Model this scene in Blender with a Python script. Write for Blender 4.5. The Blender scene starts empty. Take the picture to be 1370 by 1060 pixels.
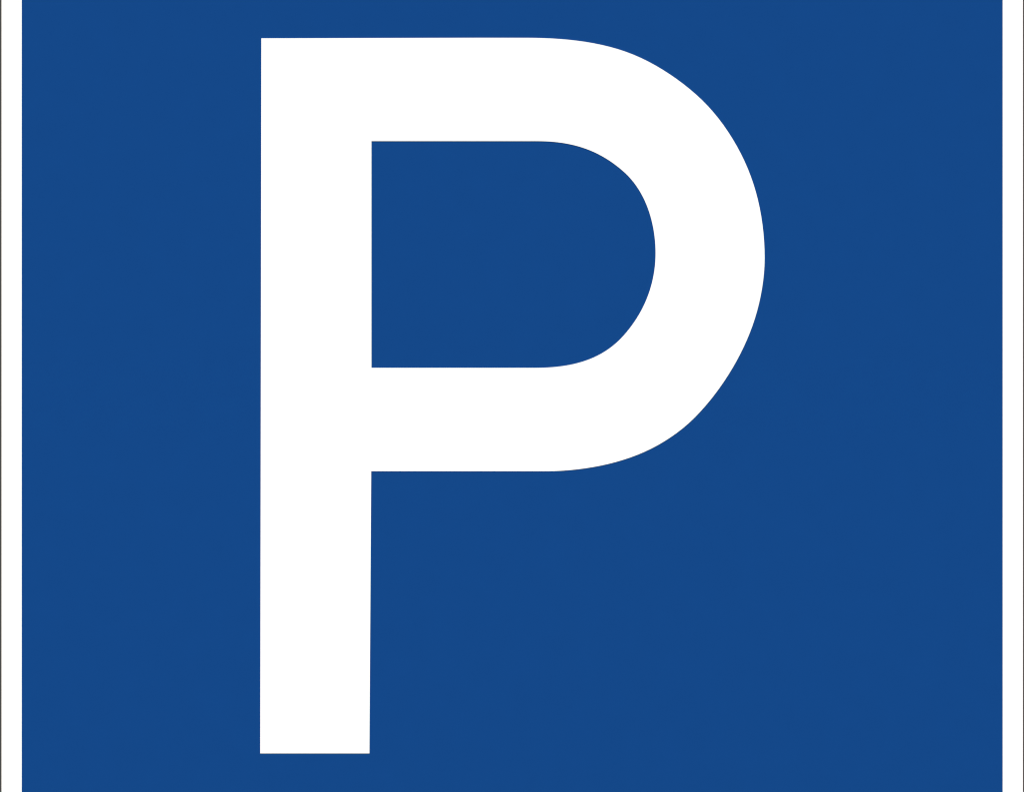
import bpy, bmesh, math
from mathutils import Vector
from mathutils.geometry import tessellate_polygon

scene = bpy.context.scene
col = scene.collection

# ---------------------------------------------------------------- measures
# A 600 mm wide square parking sign. Positions on its face are measured in 1370ths of the
# width, x to the right and y downwards, as on a drawing of the sign.
PX = 0.6 / 1370.0
CX, CY = 685.0, 530.0
ZC = 2.2                       # height of the sign's centre above the ground, metres
L, R_ = -2.4, 1373.2           # outer edges of the sign
T_, B_ = CY - 686.0, CY + 688.0
ZBASE = ZC - (B_ - CY) * PX


def P(x, y, d=0.0):
    """Point on the sign face: d metres in front of the sheet's front side (towards the viewer)."""
    return Vector(((x - CX) * PX, -d, ZC - (y - CY) * PX * 1.0009 - ZBASE))


# ---------------------------------------------------------------- materials
def material(name, colour, rough, spec=0.5, metallic=0.0, vary=0.012, scale=60.0, bump=0.0):
    m = bpy.data.materials.new(name)
    m.use_nodes = True
    nt = m.node_tree
    b = nt.nodes['Principled BSDF']
    b.inputs['Metallic'].default_value = metallic
    b.inputs['Specular IOR Level'].default_value = spec
    tc = nt.nodes.new('ShaderNodeTexCoord')
    n = nt.nodes.new('ShaderNodeTexNoise')
    n.inputs['Scale'].default_value = scale
    n.inputs['Detail'].default_value = 6
    nt.links.new(tc.outputs['Object'], n.inputs['Vector'])
    r = nt.nodes.new('ShaderNodeValToRGB')
    r.color_ramp.elements[0].position = 0.3
    r.color_ramp.elements[1].position = 0.7
    r.color_ramp.elements[0].color = [c * (1 - vary) for c in colour] + [1]
    r.color_ramp.elements[1].color = [min(1, c * (1 + vary)) for c in colour] + [1]
    nt.links.new(n.outputs['Fac'], r.inputs['Fac'])
    nt.links.new(r.outputs['Color'], b.inputs['Base Color'])
    mr = nt.nodes.new('ShaderNodeMapRange')
    mr.inputs['To Min'].default_value = rough - 0.03
    mr.inputs['To Max'].default_value = rough + 0.03
    nt.links.new(n.outputs['Fac'], mr.inputs['Value'])
    nt.links.new(mr.outputs['Result'], b.inputs['Roughness'])
    if bump:
        n2 = nt.nodes.new('ShaderNodeTexNoise')
        n2.inputs['Scale'].default_value = 900
        nt.links.new(tc.outputs['Object'], n2.inputs['Vector'])
        bp = nt.nodes.new('ShaderNodeBump')
        bp.inputs['Strength'].default_value = bump
        bp.inputs['Distance'].default_value = 0.0002
        nt.links.new(n2.outputs['Fac'], bp.inputs['Height'])
        nt.links.new(bp.outputs['Normal'], b.inputs['Normal'])
    return m


BLUE = material('blue_sheeting', (0.0046, 0.0490, 0.197), 0.8, 0.02)
WHITE = material('white_sheeting', (0.80, 0.80, 0.80), 0.7, 0.2)
GREY = material('dark_grey_edge', (0.05, 0.05, 0.05), 0.7, 0.1, bump=0.1)
ALU = material('bare_aluminium', (0.62, 0.63, 0.64), 0.42, 0.5, 1.0, 0.05, 25, 0.2)


# ---------------------------------------------------------------- mesh helpers
def link(name, bm, mat, parent, bevel=0.0):
    bmesh.ops.recalc_face_normals(bm, faces=bm.faces)
    me = bpy.data.meshes.new(name)
    bm.to_mesh(me)
    bm.free()
    me.materials.append(mat)
    o = bpy.data.objects.new(name, me)
    col.objects.link(o)
    o.parent = parent
    if bevel:
        b = o.modifiers.new('Bevel', 'BEVEL')
        b.width = bevel
        b.segments = 2
        b.limit_method = 'ANGLE'
    return o


def extrude_loops(loops, d0, d1):
    """Closed solid between the depths d0 (back) and d1 (front); loops[0] is the outline, others are holes."""
    bm = bmesh.new()
    back, front = [], []
    for lp in loops:
        bk = [bm.verts.new(P(x, y, d0)) for x, y in lp]
        fr = [bm.verts.new(P(x, y, d1)) for x, y in lp]
        n = len(lp)
        for i in range(n):
            j = (i + 1) % n
            bm.faces.new((bk[i], bk[j], fr[j], fr[i]))
        back += bk
        front += fr
    for a, b, c in tessellate_polygon([[Vector((x, y, 0)) for x, y in lp] for lp in loops]):
        bm.faces.new((front[a], front[b], front[c]))
        bm.faces.new((back[c], back[b], back[a]))
    return bm


def rect(x0, y0, x1, y1):
    return [(x0, y0), (x1, y0), (x1, y1), (x0, y1)]


def ring(outer, inner, d0, d1):
    """Rectangular frame of four mitred sides as one solid."""
    bm = bmesh.new()
    v = [[bm.verts.new(P(x, y, d)) for x, y in lp] for lp in (outer, inner) for d in (d0, d1)]
    ob, of, ib, inf = v
    for i in range(4):
        j = (i + 1) % 4
        bm.faces.new((of[i], of[j], inf[j], inf[i]))
        bm.faces.new((ob[j], ob[i], ib[i], ib[j]))
        bm.faces.new((ob[i], ob[j], of[j], of[i]))
        bm.faces.new((ib[j], ib[i], inf[i], inf[j]))
    return bm


# ---------------------------------------------------------------- the parking sign
sign = bpy.data.objects.new('parking_sign', None)
sign.location = (0, 0, ZBASE)
sign.empty_display_size = 0.1
col.objects.link(sign)
sign['label'] = 'square blue parking sign with a white letter P and white border'
sign['category'] = 'road sign'

IL, IR = 2.0, 1368.6          # where the edge strip ends and the white border begins
IT, IB = T_ + 4.4, B_ - 4.4
FL, FR = 29.1, 1341.45          # where the white border ends and the blue field begins
FT, FB = IT + 27.2, IB - 27.2

# metal sheet, its back folded round as the dark edge strip
link('back_plate', extrude_loops([rect(IL - 1, IT - 1, IR + 1, IB + 1)], -0.0030, 0.0), ALU, sign)
link('edge_strip', ring(rect(L, T_, R_, B_), rect(IL, IT, IR, IB), -0.0200, 0.0009), GREY, sign, 0.0002)
# blue sheeting over the plate, white border and letter laid over it
link('blue_field', extrude_loops([rect(FL - 4, FT - 4, FR + 4, FB + 4)], 0.0001, 0.0004), BLUE, sign)
link('white_border', ring(rect(IL - 0.6, IT - 0.6, IR + 0.6, IB + 0.6), rect(FL, FT, FR, FB), 0.0002, 0.0007), WHITE, sign)

# outline of the letter's bowl: outer edge and the counter inside it
BOWL_UPPER = [
    (705.3, 50.56), (716.41, 50.67), (727.51, 50.97), (738.6, 51.47), (749.68, 52.2), (760.74, 53.16), (771.78, 54.39), (782.77, 55.93),
    (793.72, 57.79), (804.61, 60), (815.41, 62.58), (826.11, 65.58), (836.67, 69.04), (847.06, 72.99), (857.25, 77.42), (867.23, 82.3),
    (876.99, 87.59), (886.54, 93.26), (895.88, 99.26), (905.01, 105.57), (913.93, 112.19), (922.62, 119.11), (931.06, 126.33), (939.2, 133.9),
    (946.97, 141.84), (954.37, 150.12), (961.4, 158.72), (968.06, 167.62), (974.35, 176.77), (980.29, 186.15), (985.89, 195.74), (991.13, 205.53),
    (995.99, 215.51), (1000.45, 225.69), (1004.51, 236.04), (1008.14, 246.54), (1011.35, 257.18), (1014.14, 267.93), (1016.53, 278.79), (1018.52, 289.72),
    (1020.14, 300.7), (1021.41, 311.74), (1022.32, 322.8), (1022.87, 333.9), (1023.07, 345),
]
BOWL_LOWER = [
    (1022.83, 355.36), (1022.15, 365.7), (1021.05, 376.01), (1019.56, 386.26), (1017.69, 396.46), (1015.46, 406.58), (1012.88, 416.62), (1009.93, 426.56),
    (1006.62, 436.39), (1002.96, 446.09), (998.97, 455.67), (994.67, 465.1), (990.09, 474.4), (985.22, 483.55), (980.08, 492.55), (974.68, 501.39),
    (969.03, 510.08), (963.13, 518.6), (956.99, 526.95), (950.6, 535.11), (943.97, 543.08), (937.08, 550.82), (929.92, 558.33), (922.45, 565.52),
    (914.63, 572.3), (906.48, 578.7), (898.05, 584.73), (889.36, 590.38), (880.44, 595.64), (871.28, 600.5), (861.91, 604.94), (852.35, 608.95),
    (842.63, 612.57), (832.78, 615.81), (822.83, 618.69), (812.78, 621.24), (802.65, 623.45), (792.47, 625.35), (782.23, 626.96), (771.96, 628.29),
    (761.65, 629.34), (751.32, 630.11), (740.96, 630.58), (730.6, 630.75),
]
COUNTER_UPPER = [
    (718.7, 188.91), (724.3, 188.97), (729.9, 189.15), (735.49, 189.46), (741.08, 189.91), (746.65, 190.5), (752.2, 191.25), (757.73, 192.16),
    (763.23, 193.25), (768.68, 194.51), (774.1, 195.96), (779.45, 197.61), (784.74, 199.45), (789.96, 201.49), (795.1, 203.73), (800.14, 206.17),
    (805.09, 208.79), (809.94, 211.61), (814.67, 214.59), (819.3, 217.75), (823.82, 221.06), (828.23, 224.52), (832.54, 228.1), (836.71, 231.84),
    (840.68, 235.8), (844.44, 239.95), (847.98, 244.29), (851.3, 248.8), (854.41, 253.47), (857.29, 258.27), (859.96, 263.19), (862.42, 268.23),
    (864.66, 273.36), (866.7, 278.58), (868.55, 283.87), (870.2, 289.22), (871.66, 294.63), (872.94, 300.08), (874.05, 305.57), (874.98, 311.1),
    (875.74, 316.65), (876.33, 322.22), (876.75, 327.8), (877, 333.4), (877.09, 339),
]
COUNTER_LOWER = [
    (876.99, 344.69), (876.69, 350.38), (876.19, 356.06), (875.5, 361.71), (874.61, 367.33), (873.52, 372.92), (872.23, 378.47), (870.76, 383.97),
    (869.09, 389.42), (867.22, 394.8), (865.17, 400.11), (862.93, 405.35), (860.5, 410.5), (857.9, 415.57), (855.12, 420.54), (852.17, 425.41),
    (849.07, 430.19), (845.8, 434.86), (842.39, 439.42), (838.84, 443.87), (835.15, 448.21), (831.3, 452.4), (827.25, 456.42), (823.03, 460.23),
    (818.62, 463.83), (814.03, 467.22), (809.29, 470.37), (804.4, 473.29), (799.37, 475.97), (794.23, 478.42), (788.98, 480.63), (783.64, 482.61),
    (778.22, 484.37), (772.74, 485.92), (767.21, 487.27), (761.64, 488.44), (756.03, 489.42), (750.39, 490.25), (744.73, 490.91), (739.06, 491.44),
    (733.38, 491.83), (727.69, 492.1), (722, 492.25), (716.3, 492.3),
]
outer = [(349.6, 51.2), (500.0, 50.8), (640.0, 50.5)] + BOWL_UPPER + BOWL_LOWER
outer += [(496.7, 630.7), (494.3, 1008.4), (348.1, 1008.4), (348.9, 523.0)]
inner = [(497.0, 188.9)] + COUNTER_UPPER + COUNTER_LOWER + [(497.0, 492.3)]
link('letter', extrude_loops([outer, inner], 0.0002, 0.0007), WHITE, sign)

# ---------------------------------------------------------------- daylight
SUN_EL, SUN_AZ = math.radians(38), math.radians(188)   # high in front of the sign, nearly behind the viewer
world = bpy.data.worlds.new('World')
scene.world = world
world.use_nodes = True
nt = world.node_tree
bg = nt.nodes['Background']
sky = nt.nodes.new('ShaderNodeTexSky')
sky.sky_type = 'NISHITA'
sky.sun_disc = False
sky.sun_elevation = SUN_EL
sky.sun_rotation = SUN_AZ
nt.links.new(sky.outputs['Color'], bg.inputs['Color'])
bg.inputs['Strength'].default_value = 0.06

sd = bpy.data.lights.new('sun', 'SUN')
sd.energy = 4.5
sd.angle = math.radians(0.5)
sd.color = (1.0, 0.97, 0.93)
so = bpy.data.objects.new('sun', sd)
to_sun = Vector((math.sin(SUN_AZ) * math.cos(SUN_EL), math.cos(SUN_AZ) * math.cos(SUN_EL), math.sin(SUN_EL)))
so.rotation_euler = to_sun.to_track_quat('Z', 'Y').to_euler()
so.location = to_sun * 8
col.objects.link(so)

# ---------------------------------------------------------------- camera
DIST = 2.4
cam = bpy.data.cameras.new('camera')
cam.sensor_width = 36
cam.lens = 36 * DIST / 0.6
cam.clip_start = 0.05
cam.clip_end = 500
co = bpy.data.objects.new('camera', cam)
co.location = (0, -0.0007 - DIST, ZC)
co.rotation_euler = (math.radians(90), 0, 0)
col.objects.link(co)
scene.camera = co

scene.view_settings.view_transform = 'Standard'
scene.view_settings.look = 'None'
scene.view_settings.gamma = 1
scene.view_settings.use_curve_mapping = False
scene.view_settings.exposure = 0.0
scene.cycles.filter_width = 1.1
